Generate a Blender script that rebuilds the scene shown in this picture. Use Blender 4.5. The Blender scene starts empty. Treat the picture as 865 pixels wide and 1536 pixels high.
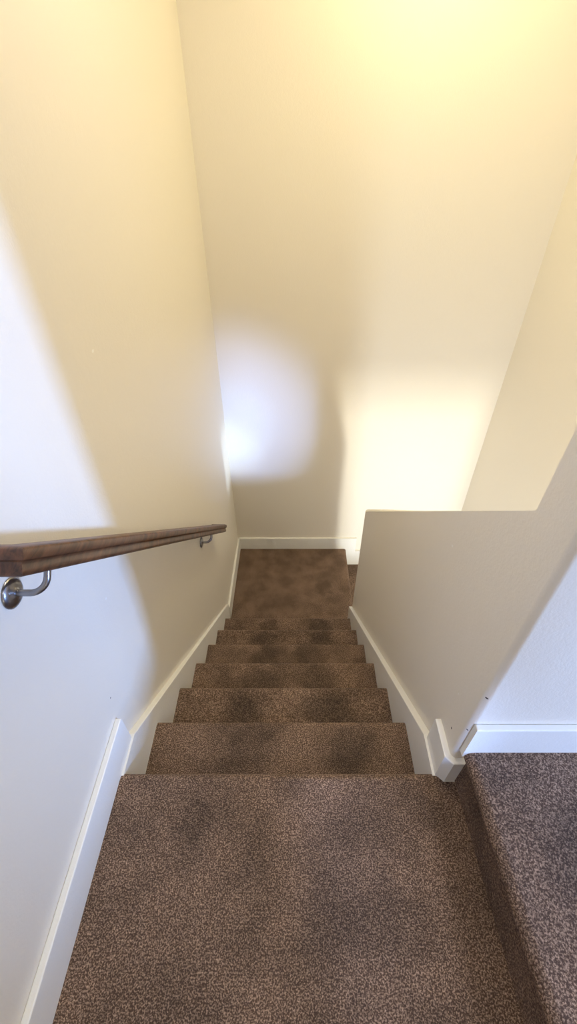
import bpy, bmesh, math, random
import numpy as np
from mathutils import Vector, Matrix

S = 1.4                      # metres per unit of the survey (camera height over the top landing)
SC = bpy.context.scene
COL = SC.collection
RNG = np.random.default_rng(7)

# ------------------------------------------------------------------ survey (x right, y into the picture, z up)
WLN, WLF = -.3690, -.3570    # left wall at y=.35 and at y=2.02
YB = 2.020                   # back wall
XR = 1.005                   # right wall of the stairwell
XK, XK2 = .303, .390         # half wall faces
YH, YH2 = .338, .410         # hall wall faces
N0Y, N0Z = .345, -1.0        # nosing of the top landing
RUN, RISE = .171, .147
NSTEP = 6
ZL = N0Z - RISE*(NSTEP+1)    # lower landing
ZL2 = ZL - RISE              # landing one step below it
ZH = -.853                   # hall floor
ZC = .80                     # ceiling
CXL, CXR = -.356, .291       # carpet width on the stairs
BBH = .085
def wlx(y): return WLN + (WLF-WLN)*(y-.35)/(YB-.35)
def V(x, y, z): return Vector((x*S, y*S, z*S))

# ------------------------------------------------------------------ materials
def new_mat(name):
    m = bpy.data.materials.new(name); m.use_nodes = True
    nt = m.node_tree; b = nt.nodes['Principled BSDF']
    return m, nt, b
def node(nt, t, **kw):
    n = nt.nodes.new(t)
    for k, v in kw.items():
        if k in n.inputs.keys(): n.inputs[k].default_value = v
        else: setattr(n, k, v)
    return n
def lin(r, g, b):
    f = lambda c: (c/255/12.92) if c/255 <= .04045 else ((c/255+.055)/1.055)**2.4
    return (f(r), f(g), f(b), 1)

def paint(name, col, rough=.55, marks=()):
    m, nt, b = new_mat(name); L = nt.links
    tc = node(nt, 'ShaderNodeTexCoord')
    n1 = node(nt, 'ShaderNodeTexNoise', Scale=190.0, Detail=3.0)
    n2 = node(nt, 'ShaderNodeTexNoise', Scale=55.0, Detail=2.0)
    L.new(tc.outputs['Object'], n1.inputs['Vector']); L.new(tc.outputs['Object'], n2.inputs['Vector'])
    add = node(nt, 'ShaderNodeMath', operation='ADD')
    L.new(n1.outputs['Fac'], add.inputs[0]); L.new(n2.outputs['Fac'], add.inputs[1])
    bump = node(nt, 'ShaderNodeBump', Strength=.12, Distance=.004)
    L.new(add.outputs[0], bump.inputs['Height']); L.new(bump.outputs['Normal'], b.inputs['Normal'])
    b.inputs['Roughness'].default_value = rough
    prev = None
    base = node(nt, 'ShaderNodeRGB'); base.outputs[0].default_value = col
    prev = base.outputs[0]
    for (p, r, stretch, mc) in marks:          # small knocks and scuffs, each with its own spot on the wall
        sub = node(nt, 'ShaderNodeVectorMath', operation='SUBTRACT'); sub.inputs[1].default_value = p
        L.new(tc.outputs['Object'], sub.inputs[0])
        mul = node(nt, 'ShaderNodeVectorMath', operation='MULTIPLY'); mul.inputs[1].default_value = stretch
        L.new(sub.outputs[0], mul.inputs[0])
        ln = node(nt, 'ShaderNodeVectorMath', operation='LENGTH'); L.new(mul.outputs[0], ln.inputs[0])
        lt = node(nt, 'ShaderNodeMath', operation='LESS_THAN'); lt.inputs[1].default_value = r
        L.new(ln.outputs['Value'], lt.inputs[0])
        mx = node(nt, 'ShaderNodeMix', data_type='RGBA')
        L.new(lt.outputs[0], mx.inputs[0]); L.new(prev, mx.inputs[6]); mx.inputs[7].default_value = mc
        prev = mx.outputs[2]
    L.new(prev, b.inputs['Base Color'])
    return m

WALLC = lin(235, 227, 213)
def sp(x, y, z): return tuple(V(x, y, z))
DARK, PALE = lin(62, 52, 46), lin(246, 242, 234)
M_WALL = paint('wall_paint', WALLC)
M_WALLL = paint('wall_paint_left', WALLC, .36, marks=[
    (sp(-.366, .80, -.30), .007, (1, 1, 1.8), PALE), (sp(-.366, .545, -.69), .004, (1, 1, 1), PALE),
    (sp(-.367, .43, -.86), .003, (1, 1, 1), DARK)])
M_KNEE = paint('wall_paint_half_wall', WALLC, .5, marks=[
    (sp(.306, .340, -.683), .0045, (1, 1, 1.6), DARK), (sp(.306, .342, -.80), .003, (1, 1, 1.4), DARK),
    (sp(.303, .375, -.870), .004, (1, 1.4, 1), DARK), (sp(.303, .400, -.785), .004, (1, 2.2, .9), PALE),
    (sp(.303, .60, -.60), .004, (1, 1, 1), PALE)])
M_BLOCKER = paint('side_blocker_paint', lin(226, 222, 214), .55)
M_CEIL = paint('ceiling_paint', lin(240, 236, 228), .7)
M_TRIM = paint('white_trim_enamel', lin(242, 240, 234), .32)

def carpet_mat():
    m, nt, b = new_mat('brown_carpet_yarn'); L = nt.links
    tc = node(nt, 'ShaderNodeTexCoord')
    fine = node(nt, 'ShaderNodeTexNoise', Scale=290.0, Detail=2.0, Roughness=.65)
    L.new(tc.outputs['Object'], fine.inputs['Vector'])
    r = node(nt, 'ShaderNodeValToRGB')
    e = r.color_ramp.elements
    e[0].position = .30; e[0].color = lin(80, 61, 50)
    e[1].position = .72; e[1].color = lin(255, 240, 220)
    k = e.new(.5); k.color = lin(206, 174, 149)
    at = node(nt, 'ShaderNodeAttribute', attribute_name='yarn')
    av = node(nt, 'ShaderNodeMix', data_type='FLOAT'); av.inputs[0].default_value = .42
    L.new(fine.outputs['Fac'], av.inputs[2]); L.new(at.outputs['Fac'], av.inputs[3])
    L.new(av.outputs[0], r.inputs['Fac'])
    wear = node(nt, 'ShaderNodeTexNoise', Scale=7.0, Detail=4.0, Roughness=.55)   # trodden and soiled patches
    L.new(tc.outputs['Object'], wear.inputs['Vector'])
    mr = node(nt, 'ShaderNodeMapRange'); mr.inputs[1].default_value = .36; mr.inputs[2].default_value = .62
    mr.inputs[3].default_value = .66; mr.inputs[4].default_value = 1.06
    L.new(wear.outputs['Fac'], mr.inputs[0])
    mul = node(nt, 'ShaderNodeVectorMath', operation='SCALE')
    L.new(r.outputs['Color'], mul.inputs[0]); L.new(mr.outputs[0], mul.inputs['Scale'])
    # soiled spots where feet land, their outline broken up by noise
    spots = [((-.20, .26, -1.0), .055, .66), ((.12, .12, -1.0), .10, .8), ((.173, 1.69, ZL), .075, .55)]
    for i in range(1, 7):
        y, z = N0Y+RUN*i-.075, N0Z-RISE*i
        spots += [((-.13+.02*math.sin(i*2.1), y, z), .085, .62), ((.10+.03*math.sin(i*1.3), y, z), .095, .62)]
    warp = node(nt, 'ShaderNodeTexNoise', Scale=11.0, Detail=3.0)
    L.new(tc.outputs['Object'], warp.inputs['Vector'])
    ws = node(nt, 'ShaderNodeVectorMath', operation='MULTIPLY_ADD'); ws.inputs[1].default_value = (.16, .16, .0); ws.inputs[2].default_value = (-.08, -.08, 0)
    L.new(warp.outputs['Color'], ws.inputs[0])
    wa = node(nt, 'ShaderNodeVectorMath', operation='ADD')
    L.new(tc.outputs['Object'], wa.inputs[0]); L.new(ws.outputs[0], wa.inputs[1])
    prev = mul.outputs[0]
    for p, rad, dk in spots:
        sub = node(nt, 'ShaderNodeVectorMath', operation='DISTANCE'); sub.inputs[1].default_value = tuple(V(*p))
        L.new(wa.outputs[0], sub.inputs[0])
        m2 = node(nt, 'ShaderNodeMapRange', interpolation_type='SMOOTHSTEP')
        m2.inputs[1].default_value = rad*S*.35; m2.inputs[2].default_value = rad*S
        m2.inputs[3].default_value = dk; m2.inputs[4].default_value = 1.0
        L.new(sub.outputs['Value'], m2.inputs[0])
        sc_ = node(nt, 'ShaderNodeVectorMath', operation='SCALE')
        L.new(prev, sc_.inputs[0]); L.new(m2.outputs[0], sc_.inputs['Scale']); prev = sc_.outputs[0]
    L.new(prev, b.inputs['Base Color'])
    b.inputs['Roughness'].default_value = .75
    b.inputs['Specular IOR Level'].default_value = .25
    return m
M_CARPET = carpet_mat()

def wood_mat():
    m, nt, b = new_mat('dark_stained_wood'); L = nt.links
    tc = node(nt, 'ShaderNodeTexCoord')
    mp = node(nt, 'ShaderNodeMapping'); mp.inputs['Rotation'].default_value = (math.atan(.876), 0, 0)
    mp.inputs['Scale'].default_value = (26, 2.2, 26)
    L.new(tc.outputs['Object'], mp.inputs['Vector'])
    n = node(nt, 'ShaderNodeTexNoise', Scale=2.2, Detail=7.0, Roughness=.62, Distortion=.6)
    L.new(mp.outputs[0], n.inputs['Vector'])
    r = node(nt, 'ShaderNodeValToRGB'); e = r.color_ramp.elements
    e[0].position = .32; e[0].color = lin(40, 22, 13)
    e[1].position = .72; e[1].color = lin(118, 76, 48)
    L.new(n.outputs['Fac'], r.inputs['Fac']); L.new(r.outputs['Color'], b.inputs['Base Color'])
    b.inputs['Roughness'].default_value = .40
    b.inputs['Coat Weight'].default_value = .08
    return m
M_WOOD = wood_mat()
def metal_mat():
    m, nt, b = new_mat('satin_nickel')
    b.inputs['Metallic'].default_value = 1; b.inputs['Roughness'].default_value = .28
    b.inputs['Base Color'].default_value = lin(150, 148, 150)
    return m
M_NICKEL = metal_mat()

# ------------------------------------------------------------------ object helpers
def obj(name, bm, mat, parent=None, smooth=False):
    me = bpy.data.meshes.new(name)
    bmesh.ops.recalc_face_normals(bm, faces=bm.faces[:])
    bm.to_mesh(me); bm.free()
    if smooth:
        for p in me.polygons: p.use_smooth = True
    me.materials.append(mat)
    o = bpy.data.objects.new(name, me); COL.objects.link(o)
    if parent: o.parent = parent
    return o
def structure(o, label=None):
    o['kind'] = 'structure'
    if label: o['label'] = label
    return o
def prism(pts, axis, a0, a1):
    """Polygon pts extruded along 'x' (pts are y,z), 'y' (x,z) or 'z' (x,y); survey units."""
    bm = bmesh.new()
    def mk(p, a):
        return V(a, *p) if axis == 'x' else (V(p[0], a, p[1]) if axis == 'y' else V(p[0], p[1], a))
    A = [bm.verts.new(mk(p, a0)) for p in pts]; B = [bm.verts.new(mk(p, a1)) for p in pts]
    n = len(pts)
    bm.faces.new(A); bm.faces.new(B[::-1])
    for i in range(n): bm.faces.new((A[i], B[i], B[(i+1) % n], A[(i+1) % n]))
    return bm
def box(x0, x1, y0, y1, z0, z1): return prism([(x0, y0), (x1, y0), (x1, y1), (x0, y1)], 'z', z0, z1)
def bevel(bm, test, w, seg=5):
    es = [e for e in bm.edges if test(*[v.co/S for v in e.verts])]
    if es: bmesh.ops.bevel(bm, geom=es, offset=w*S, segments=seg, profile=.5, affect='EDGES')
    return bm
def join(a, b):
    me = bpy.data.meshes.new('t'); b.to_mesh(me); b.free(); a.from_mesh(me); bpy.data.meshes.remove(me); return a
def autosmooth(o, ang=40):
    me = o.data
    for p in me.polygons: p.use_smooth = True
    me.set_sharp_from_angle(angle=math.radians(ang))
    return o

# ------------------------------------------------------------------ room shell
YF = -2.4        # how far the place runs behind the camera
bm = prism([(wlx(YF), YF), (wlx(YB), YB+.0), (WLF-.10, YB), (WLN-.10, YF)], 'z', -3.4, ZC)
structure(obj('wall_left', bm, M_WALLL), 'tall beige wall carrying the handrail')
structure(obj('wall_back', box(WLF-.10, XR+.10, YB, YB+.10, -3.4, ZC), M_WALL), 'tall beige wall at the foot of the stairs')
structure(obj('wall_right', box(XR, XR+.10, YH2, YB, -3.4, ZC), M_WALL), 'beige wall beyond the half wall')
# half wall with sloping top, and the end of the hall wall it grows from: one plastered body with rounded corners
KS = .830
kz = lambda y: -.372 - KS*(y-.42)
YE = 1.437
bm = prism([(YH, -3.4), (YH, ZC), (YH2, ZC), (YH2, kz(YH2)), (YE, kz(YE)), (YE, -3.4)], 'x', XK, XK2)
def kt(a, b):
    left = abs(a.x-XK) < 1e-4 and abs(b.x-XK) < 1e-4
    right = abs(a.x-XK2) < 1e-4 and abs(b.x-XK2) < 1e-4
    if abs(a.z+3.4) < 1e-4 and abs(b.z+3.4) < 1e-4: return False
    if abs(a.z-ZC) < 1e-4 and abs(b.z-ZC) < 1e-4: return False
    vert = abs(a.x-b.x) < 1e-4 and abs(a.y-b.y) < 1e-4
    if left: return True
    if right and max(a.y, b.y) > YH2+.1: return True
    if not left and not right and abs(a.y-YE) < 1e-4 and abs(a.z-b.z) < 1e-4: return True
    return False
bevel(bm, kt, .011, 5)
autosmooth(structure(obj('wall_center', bm, M_KNEE), 'beige half wall with sloping top beside the stairs'), 25)
structure(obj('wall_hall', box(XK2, 2.9, YH, YH2, ZH-.16, ZC), M_KNEE), 'pale wall rising from the raised hall floor')
structure(obj('blocker_side', box(1.66, 1.74, YF, -.456, ZH, ZC), M_BLOCKER), 'unseen slab added to cut off part of the hall window light')  # added out of view so the window light fades towards the camera
structure(obj('blocker_rear', box(WLN-.1, .238, -.80, -.75, N0Z-.02, ZC), M_WALL), 'unseen slab added behind the camera to shape the landing beams')  # added out of view to give the beams their shadow edge
structure(obj('ceiling', box(WLN-.1, 2.9, YF, YB+.1, ZC, ZC+.05), M_CEIL))

# ------------------------------------------------------------------ baseboards and stair skirts
T = .012
e = .0012
def board(path, z0, z1, outward, name, label, chamfer=.0):
    """Baseboard along a plan polyline (wall side), thickness T to the given sides with mitred joints."""
    n = len(path); off = []
    P = [Vector(p) for p in path]
    for i in range(n):
        ds = []
        if i > 0: ds.append((P[i]-P[i-1]).normalized())
        if i < n-1: ds.append((P[i+1]-P[i]).normalized())
        ns = [Vector((d.y, -d.x))*outward for d in ds]
        nn = sum(ns, Vector((0, 0))).normalized()
        off.append(P[i] + nn*(T/max(.3, nn.dot(ns[0]))))
    poly = [tuple(p) for p in P] + [tuple(p) for p in reversed(off)]
    bm = prism(poly, 'z', z0, z1)
    bmesh.ops.bevel(bm, geom=[ed for ed in bm.edges if all(abs(v.co.z/S-z1) < 1e-5 for v in ed.verts)],
                    offset=.0022*S, segments=2, profile=.5, affect='EDGES')
    return structure(obj(name, bm, M_TRIM), label)
board([(wlx(YF)+e*0, YF), (wlx(.414), .414)], N0Z-.01, N0Z+BBH, 1, 'baseboard_left', 'white baseboard along the top landing')
board([(XK, .414), (XK, YH+.007), (XK+.007, YH), (XK+.045, YH)], N0Z-.02, N0Z+BBH, 1, 'baseboard_center', 'short white baseboard wrapping the half wall corner')
board([(XK+.007, YH), (2.9, YH)], ZH-.022, ZH+BBH, 1, 'baseboard_hall', 'white baseboard on the hall wall')
# left side of the lower landing
LB = 1.475
board([(wlx(LB), LB), (wlx(YB), YB)], ZL-.01, ZL+BBH, 1, 'baseboard_corner', 'white baseboard on the left of the lower landing')
# back wall: tall board on the landing, dropping one step at its right end
pts = [(WLF, ZL-.01), (.333, ZL-.01), (.333, ZL2-.01), (XR, ZL2-.01), (XR, ZL2+.122), (.395, ZL2+.122), (.395, ZL+BBH), (WLF, ZL+BBH)]
bm = prism(pts, 'y', YB-T, YB)
structure(obj('baseboard_back', bm, M_TRIM), 'white baseboard across the back wall with a step down')
# raking skirts that the treads die into
nz = lambda y: N0Z - (RISE/RUN)*(y-N0Y)
def skirt(x0, x1, name, label, yend):
    h = .058
    y0 = .338; yk = .421
    zs = lambda y: nz(y) + h
    pts = [(y0, N0Z-.30), (y0, zs(yk)), (yk, zs(yk)), (yend, zs(yend)), (yend, ZL-.02), (1.30, ZL-.02)]
    bm = prism(pts, 'x', x0, x1)
    bmesh.ops.bevel(bm, geom=[ed for ed in bm.edges if all(v.co.y/S > yk-1e-3 and abs(v.co.z/S-zs(v.co.y/S)) < 1e-3 for v in ed.verts)],
                    offset=.002*S, segments=2, profile=.5, affect='EDGES')
    return structure(obj(name, bm, M_TRIM), label)
skirt(-.3700, -.3525, 'trim_1', 'white raking skirt board under the handrail', 1.478)
skirt(.2860, XK, 'trim_2', 'white raking skirt board at the foot of the half wall', 1.43)

# ------------------------------------------------------------------ carpet: a rounded base with tufts of yarn standing on it
def smoothfield(p, seed, scale):
    r = np.random.default_rng(seed); out = np.zeros(len(p))
    for i in range(9):
        k = r.normal(size=3)*scale*(1+.45*i); ph = r.uniform(0, 6.28)
        out += np.sin(p@k+ph)/(1+.4*i)
    return out/2.2
def arc(cx, cz, r, a0, a1, n=6):
    return [(cx+r*math.cos(math.radians(a0+(a1-a0)*i/n)), cz+r*math.sin(math.radians(a0+(a1-a0)*i/n))) for i in range(n+1)]
def carpet(name, prof, t0, t1, axis, spacing, hgt, rad, parent=None, clip=None, jit=1.0):
    """prof: polyline (a,z) with the pile on its left side; swept along the other plan axis from t0 to t1 (survey units).
    axis 'x': prof is (y,z) swept over x;  axis 'y': prof is (x,z) swept over y."""
    P = np.array(prof)*S; t0 *= S; t1 *= S
    d = np.diff(P, axis=0); ln = np.hypot(d[:, 0], d[:, 1]); tot = ln.sum()
    # base sheet
    verts = []; faces = []; n = len(P); NT = 24
    for j in range(NT+1):
        t = t0+(t1-t0)*j/NT
        for a, z in P: verts.append((t, a, z) if axis == 'x' else (a, t, z))
    for j in range(NT):
        for i in range(n-1): faces.append((j*n+i, j*n+i+1, (j+1)*n+i+1, (j+1)*n+i))
    bv = np.array(verts); nb = len(bv)
    # tuft roots on a jittered hexagonal grid
    nu = max(1, int(tot/(spacing*.866))); nt = max(1, int((t1-t0)/spacing))
    U, TT = np.meshgrid(np.arange(nu), np.arange(nt), indexing='ij')
    u = (U+.5)/nu*tot + RNG.uniform(-.5, .5, U.shape)*spacing*jit*.8
    t = t0 + ((TT+.5+.5*(U % 2))/nt)*(t1-t0) + RNG.uniform(-.5, .5, U.shape)*spacing*jit*.8
    u = np.clip(u.ravel(), 1e-5, tot-1e-5); t = np.clip(t.ravel(), t0+.001, t1-.001)
    cum = np.concatenate([[0], np.cumsum(ln)])
    seg = np.clip(np.searchsorted(cum, u)-1, 0, len(ln)-1); f = (u-cum[seg])/ln[seg]
    pos2 = P[seg]+d[seg]*f[:, None]
    nrm_v = np.zeros_like(P)                                   # smooth vertex normals of the polyline (left side)
    sn = np.stack([-d[:, 1], d[:, 0]], 1)/ln[:, None]
    nrm_v[:-1] += sn; nrm_v[1:] += sn; nrm_v /= np.linalg.norm(nrm_v, axis=1)[:, None]
    n2 = nrm_v[seg]*(1-f)[:, None]+nrm_v[seg+1]*f[:, None]; n2 /= np.linalg.norm(n2, axis=1)[:, None]
    d2 = d[seg]/ln[seg][:, None]
    def to3(a, tt): return np.stack([tt, a[:, 0], a[:, 1]], 1) if axis == 'x' else np.stack([a[:, 0], tt, a[:, 1]], 1)
    root = to3(pos2, t); z0 = np.zeros(len(t))
    N = to3(n2, z0); D = to3(d2, z0); Tn = to3(np.zeros_like(n2), np.ones(len(t)))
    if clip is not None:
        keep = clip(root/S); root, N, D, Tn = root[keep], N[keep], D[keep], Tn[keep]
    K = len(root)
    # nap: neighbouring tufts lean together where feet and the vacuum left them
    la = smoothfield(root, 3, 5.0)*.55+RNG.normal(0, .8, K); lb = smoothfield(root, 11, 5.0)*.55+RNG.normal(0, .8, K)
    la = np.clip(la, -1.3, 1.3); lb = np.clip(lb, -1.3, 1.3)
    lean = D*la[:, None]+Tn*lb[:, None]
    H = hgt*RNG.uniform(.7, 1.2, K)*(1+.12*smoothfield(root, 21, 9.0)+.32*smoothfield(root, 31, 330.0))
    H = np.maximum(H, hgt*.3)
    R = rad*RNG.uniform(.75, 1.3, K); ph = RNG.uniform(0, 6.28, K)
    rings = []
    for (hf, rf, lf) in ((0, .75, 0), (.55, 1.0, .30)):
        c = root+N*(H*hf)[:, None]+lean*(H*lf)[:, None]
        for q in range(3):
            an = ph+q*2.0944+hf*1.1
            rings.append(c+(D*np.cos(an)[:, None]+Tn*np.sin(an)[:, None])*(R*rf)[:, None])
    rings.append(root+N*H[:, None]*.97+lean*(H*.75)[:, None])
    tv = np.stack(rings, 1).reshape(-1, 3)                     # 7 verts a tuft
    ax = 0 if axis == 'x' else 1
    tv[:, ax] = np.clip(tv[:, ax], t0, t1)                     # the pile stops at the boards beside it
    base = (np.arange(K)*7)[:, None]+nb
    tri = np.array([(0, 1, 4), (0, 4, 3), (1, 2, 5), (1, 5, 4), (2, 0, 3), (2, 3, 5), (3, 4, 6), (4, 5, 6), (5, 3, 6)])
    tf = (base[:, None, :]+tri[None]).reshape(-1, 3)
    av = np.concatenate([bv, tv]).astype(np.float32)
    bf = np.array(faces); nbf = len(bf)
    me = bpy.data.meshes.new(name)
    me.vertices.add(len(av)); me.vertices.foreach_set('co', av.ravel())
    loops = np.concatenate([bf.ravel(), tf.ravel()]).astype(np.int32)
    me.loops.add(len(loops)); me.loops.foreach_set('vertex_index', loops)
    npoly = nbf+len(tf); me.polygons.add(npoly)
    starts = np.concatenate([np.arange(nbf)*4, nbf*4+np.arange(len(tf))*3]).astype(np.int32)
    me.polygons.foreach_set('loop_start', starts)
    me.polygons.foreach_set('use_smooth', np.ones(npoly, dtype=bool))
    me.update(calc_edges=True); me.validate()
    yarn = np.concatenate([np.full(nb, .1), np.repeat(RNG.uniform(0, 1, K), 7)]).astype(np.float32)
    me.attributes.new('yarn', 'FLOAT', 'POINT').data.foreach_set('value', yarn)     # each tuft its own shade of brown
    me.materials.append(M_CARPET)
    o = bpy.data.objects.new(name, me); COL.objects.link(o)
    if parent: o.parent = parent
    return o

PH = .0075/S          # pile height already counted in the surveyed levels
NR = .016             # nosing radius
def step_profile(yn, zn, back, drop, under=True):
    """From the back of the tread, over the rounded nosing at yn, down the riser: seen from the side, pile on the left."""
    p = [(yn+.004-drop*0, zn-drop)] if False else []
    r = NR
    p = [(yn-.012, zn-drop), (yn-.012, zn-2.2*r)]
    p += arc(yn-r, zn-r-PH, r, -40, 90, 8)
    p += [(back, zn-PH)]
    return p
# top landing (its front edge is the first nosing)
o = carpet('floor_landing', step_profile(N0Y, N0Z, YF, RISE), CXL-.004, .362, 'x', .0048, .0165, .0019,
           clip=lambda r: (r[:, 1] > -.10) & (r[:, 0] < .346) & ~((r[:, 0] > .288) & (r[:, 1] > .325)))
structure(o, 'brown carpeted landing at the head of the stairs')
# the rest of the landing and hall floor behind the camera
# flight of stairs
stair = bpy.data.objects.new('staircase', None); COL.objects.link(stair)
stair.location = V(0, 1.40, ZL)
stair['label'] = 'flight of brown carpeted stairs descending between the handrail wall and half wall'
stair['category'] = 'stairs'
inv = Matrix.Translation(-stair.location)
for i in range(1, NSTEP+1):
    sp_ = .0046 if i < 4 else .0052
    o = carpet('step', step_profile(N0Y+RUN*i, N0Z-RISE*i, N0Y+RUN*(i-1)-.012, RISE), CXL-.002, CXR+.001, 'x', sp_, .0155, sp_*.42, stair)
    o.matrix_parent_inverse = inv
# lower landing: rounded edge towards the landing one step down on the right
xe = .333
prof = [(-.355, ZL-PH), (xe-NR, ZL-PH)] + arc(xe-NR, ZL-NR-PH, NR, 90, -40, 8)[1:] + [(xe-.012, ZL-2.2*NR), (xe-.012, ZL2)]
o = carpet('floor_lower', prof[::-1], N0Y+RUN*NSTEP-.012, YB-T, 'y', .0052, .0150, .0022)
structure(o, 'brown carpeted lower landing at the foot of the stairs')
o = carpet('floor_turn', [(XR, ZL2-PH), (xe-.012, ZL2-PH)], YE-.02, YB-T, 'y', .0052, .0150, .0022)
structure(o, 'brown carpet one step below the lower landing')
# raised hall floor with its rounded edge over the landing
xn = .322
prof = [(xn+.012, N0Z), (xn+.012, ZH-2.2*NR)] + [(2*xn-a, z) for a, z in arc(xn-NR, ZH-NR-PH, NR, -40, 90, 8)] + [(.96, ZH-PH), (2.9, ZH-PH)]
prof = prof[::-1]
o = carpet('floor_hall', prof, YF, YH-T, 'y', .0048, .0175, .0019,
           clip=lambda r: (r[:, 0] < .95) & (r[:, 1] > -.12))
cc = np.empty(len(o.data.vertices)*3, np.float32); o.data.vertices.foreach_get('co', cc); cc = cc.reshape(-1, 3)
k = cc[:, 0] < .95*S                                          # the edge runs a touch off square with the flight
cc[k, 0] += (.0084-.043*np.clip(cc[k, 1], -.2, 1))*np.clip((.95*S-cc[k, 0])/(.5*S), 0, 1)
o.data.vertices.foreach_set('co', cc.ravel()); o.data.update()
structure(o, 'raised brown carpeted hall floor')

# ------------------------------------------------------------------ handrail
rail = bpy.data.objects.new('handrail', None); COL.objects.link(rail)
rail['label'] = 'dark stained wooden handrail on metal brackets along the left wall'
rail['category'] = 'handrail'
RS = .876
Y0r, Z0r = .346, -.348
sd = Vector((0, 1, -RS)).normalized(); up = Vector((1, 0, 0)).cross(sd).normalized()
if up.z < 0: up = -up
L_r = (1.457-Y0r)/sd.y
XF = -.300; WR = .044                                   # front face and width of the rail
xc = XF-WR/2
rail.location = V(xc, .9, Z0r-RS*(.9-Y0r)); rinv = Matrix.Translation(-rail.location)
# profile (w from the centre line towards the stairs, h along the rail's normal)
hw = WR/2
half = [(0, .001), (hw*.55, .001), (hw*.86, -.0008), (hw*.97, -.003), (hw, -.0065), (hw, -.0125), (hw*.965, -.0145), (hw*.86, -.0155),
        (hw*.80, -.0175), (hw*.80, -.0205), (hw*.86, -.0235), (hw*.90, -.0270), (hw*.88, -.0305), (hw*.78, -.0330), (hw*.66, -.0340), (0, -.0340)]
prof = half + [(-w, h) for w, h in half[-2:0:-1]]
o0 = Vector((xc, Y0r, Z0r))
xw = -.3685
path = [(xw-xc, hw), (0, hw), (0, L_r-hw), (-.3600-xc, L_r-hw)]       # (x offset, distance along the slope)
miters = [(0, -1), (1, -1), (1, 1), (0, 1)]
bm = bmesh.new(); rows = []
for (a, b), (ma, mb) in zip(path, miters):
    rows.append([bm.verts.new((o0 + Vector((a+ma*w, 0, 0)) + sd*(b+mb*w) + up*h)*S) for w, h in prof])
n = len(prof)
for A, B in zip(rows[:-1], rows[1:]):
    for i in range(n): bm.faces.new((A[i], A[(i+1) % n], B[(i+1) % n], B[i]))
bm.faces.new(rows[0]); bm.faces.new(rows[-1])
ro = obj('rail', bm, M_WOOD, rail); ro.matrix_parent_inverse = rinv
autosmooth(ro, 38)

def tube(pts, radii, seg=14):
    bm = bmesh.new(); rows = []
    P = [Vector(p) for p in pts]
    ref = Vector((0, 1, 0.3)).normalized()
    for i, p in enumerate(P):
        t = (P[min(i+1, len(P)-1)]-P[max(i-1, 0)]).normalized()
        a = (ref-t*ref.dot(t)).normalized(); b = t.cross(a)
        rows.append([bm.verts.new(p+(a*math.cos(6.28319*k/seg)+b*math.sin(6.28319*k/seg))*radii[i]) for k in range(seg)])
    for A, B in zip(rows[:-1], rows[1:]):
        for k in range(seg): bm.faces.new((A[k], A[(k+1) % seg], B[(k+1) % seg], B[k]))
    bm.faces.new(rows[0]); bm.faces.new(rows[-1])
    return bm
def bracket(yb):
    """Rosette on the wall, gooseneck arm, saddle plate under the rail."""
    zb = Z0r-RS*(yb-Y0r)-.034
    under = Vector((xc, yb, zb))                        # under the rail on its centre line
    foot = under-up*.040
    xwall = wlx(foot.y)
    br = bpy.data.objects.new('bracket', None); COL.objects.link(br)
    br.parent = rail; br.matrix_parent_inverse = rinv; br.location = Vector((xwall, foot.y, foot.z))*S
    br['label'] = 'brushed metal bracket'
    def add(name, bm):
        o = obj(name, bm, M_NICKEL, br); o.matrix_parent_inverse = Matrix.Translation(-Vector((xwall, foot.y, foot.z))*S)
        autosmooth(o, 50); return o
    # rosette: turned disc with a domed face
    R = .0215; prf = [(0, R*.96), (.0010, R), (.0022, R*.99), (.0045, R*.86), (.0062, R*.62), (.0072, R*.40), (.0085, R*.30)]
    c = Vector((xwall, foot.y, foot.z))
    bm = tube([(c+Vector((h, 0, 0)))*S for h, r in prf], [r*S for h, r in prf], 28)
    add('rosette', bm)
    P = []; x0 = xwall+.006; x1 = xc
    for k in range(4): P.append(Vector((x0+(x1-.022-x0)*k/4, 0, 0)))
    for k in range(9):
        a = math.radians(90*k/8); P.append(Vector((x1-.022+.022*math.sin(a), 0, .022*(1-math.cos(a)))))
    P.append(Vector((x1, 0, .0375)))
    pts = [(Vector((p.x, foot.y, foot.z))+up*p.z)*S for p in P]
    add('arm', tube(pts, [.0045*S]*len(pts)))
    bm = bmesh.new(); w = .010; l = .020
    bot = [bm.verts.new((under+Vector((sx*w, 0, 0))+sd*(sy*l)-up*.003)*S) for sx, sy in ((-1, -1), (1, -1), (1, 1), (-1, 1))]
    top = [bm.verts.new((under+Vector((sx*w, 0, 0))+sd*(sy*l)+up*.0003)*S) for sx, sy in ((-1, -1), (1, -1), (1, 1), (-1, 1))]
    bm.faces.new(bot); bm.faces.new(top[::-1])
    for k in range(4): bm.faces.new((bot[k], top[k], top[(k+1) % 4], bot[(k+1) % 4]))
    bmesh.ops.bevel(bm, geom=bm.edges[:], offset=.001*S, segments=2, affect='EDGES')
    add('saddle', bm)
bracket(.395); bracket(1.255)

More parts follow.
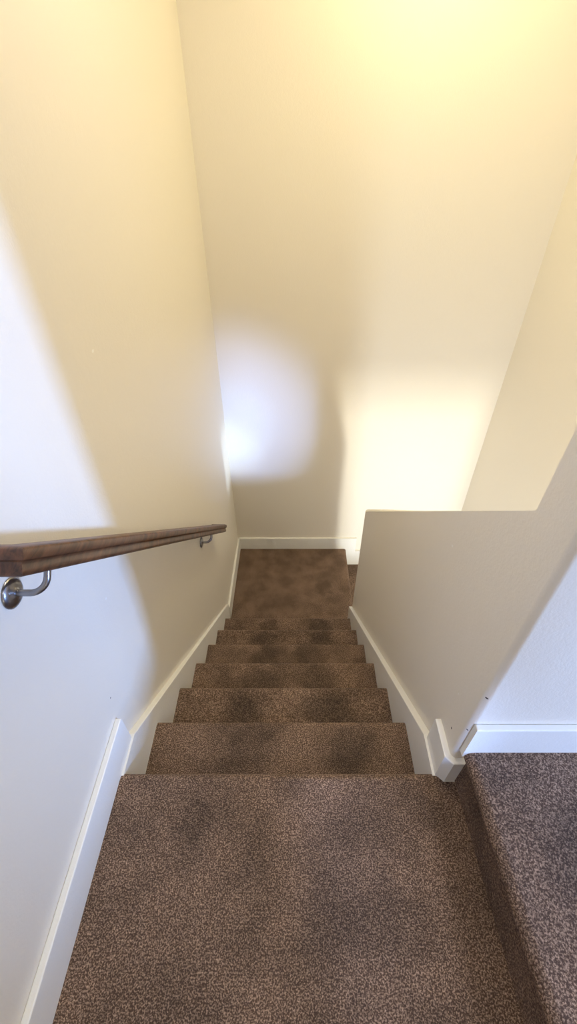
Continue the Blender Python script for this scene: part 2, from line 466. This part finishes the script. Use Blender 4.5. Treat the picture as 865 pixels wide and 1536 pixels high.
# ------------------------------------------------------------------ light
def area(name, loc, target, size, power, color, sy=None, spread=180):
    l = bpy.data.lights.new(name, 'AREA'); l.energy = power; l.color = color
    l.shape = 'RECTANGLE'; l.size = size*S; l.size_y = (sy or size)*S; l.spread = math.radians(spread)
    o = bpy.data.objects.new(name, l); COL.objects.link(o); o.location = V(*loc)
    o.rotation_euler = (V(*target)-V(*loc)).to_track_quat('-Z', 'Y').to_euler()
    return o
def spot(name, loc, target, ang, blend, power, color, radius):
    l = bpy.data.lights.new(name, 'SPOT'); l.energy = power; l.color = color
    l.spot_size = math.radians(ang); l.spot_blend = blend; l.shadow_soft_size = radius*S
    o = bpy.data.objects.new(name, l); COL.objects.link(o); o.location = V(*loc)
    o.rotation_euler = (V(*target)-V(*loc)).to_track_quat('-Z', 'Y').to_euler()
    return o
DAY = (.40, .57, 1.0)
LIGHTS = dict(stair=(15.5, (1, .88, .46)), stairfill=(13, (1, .90, .74)), hallwin=(255, (.24, .46, 1)), hall=(18, (.85, .90, 1)),
              lowwin=(42, (1, .97, .82)), lowfill=(36, (.76, .88, 1)), beam=(1500, (.34, .50, 1)), strip=(380, (.34, .60, 1)), side=(150, (.62, .82, 1)), sky=(.80, (1, .82, .74)))
area('stairwell_ceiling_lamp', (.42, 1.66, ZC-.03), (.42, 1.66, -1), .30, *LIGHTS['stair'])
area('stairs_fill_light', (-.02, .95, ZC-.03), (-.02, .95, -1), .30, *LIGHTS['stairfill'])  # added fill, no fixture known here: lifts the walls over the flight
area('hall_window', (2.75, -.79, -.30), (-.37, .3, -.55), .22, *LIGHTS['hallwin'], .62)
area('hall_ceiling_lamp', (1.05, -.75, ZC-.03), (1.05, -.75, -1), .25, *LIGHTS['hall'])
area('lower_hall_window', (1.045, -2.0, -1.08), (.62, 2.02, -1.20), .22, *LIGHTS['lowwin'], .50, 90)
area('lower_fill_light', (.54, .40, -2.30), (.80, 1.6, -1.2), .30, *LIGHTS['lowfill'])  # extra fill put in below to brighten the lower stairwell
spot('landing_window_beam', (.51, -1.90, -.36), (-.33, 2.0, -1.13), 16, 1.0, *LIGHTS['beam'], .09)
spot('corner_boost_spot', (.51, -1.90, -.36), (-.345, 1.98, -1.13), 8.5, 1.0, *LIGHTS['strip'], .02)  # added spot doubling the beam above, brightens the far left corner
spot('lower_stair_window_beam', (.975, 1.09, -1.50), (-.36, 1.90, -1.30), 18, 1.0, *LIGHTS['side'], .02)

w = bpy.data.worlds.new('World'); SC.world = w; w.use_nodes = True
w.node_tree.nodes['Background'].inputs[0].default_value = (*LIGHTS['sky'][1], 1)
w.node_tree.nodes['Background'].inputs[1].default_value = LIGHTS['sky'][0]

# ------------------------------------------------------------------ camera
cd = bpy.data.cameras.new('camera'); cam = bpy.data.objects.new('camera', cd); COL.objects.link(cam)
cam.location = (0, 0, 0); PITCH = 40.6
cam.rotation_euler = (math.radians(90-PITCH), 0, 0)
cd.sensor_fit = 'VERTICAL'; cd.sensor_height = 36; cd.sensor_width = 36
cd.lens = 662/1536*36
cd.shift_x = -8.5/1536
cd.clip_start = .02
SC.camera = cam
SC.view_settings.view_transform = 'Standard'
try: SC.view_settings.look = 'None'
except Exception: pass
SC.view_settings.gamma = 1; SC.view_settings.use_curve_mapping = False
SC.view_settings.exposure = -.12
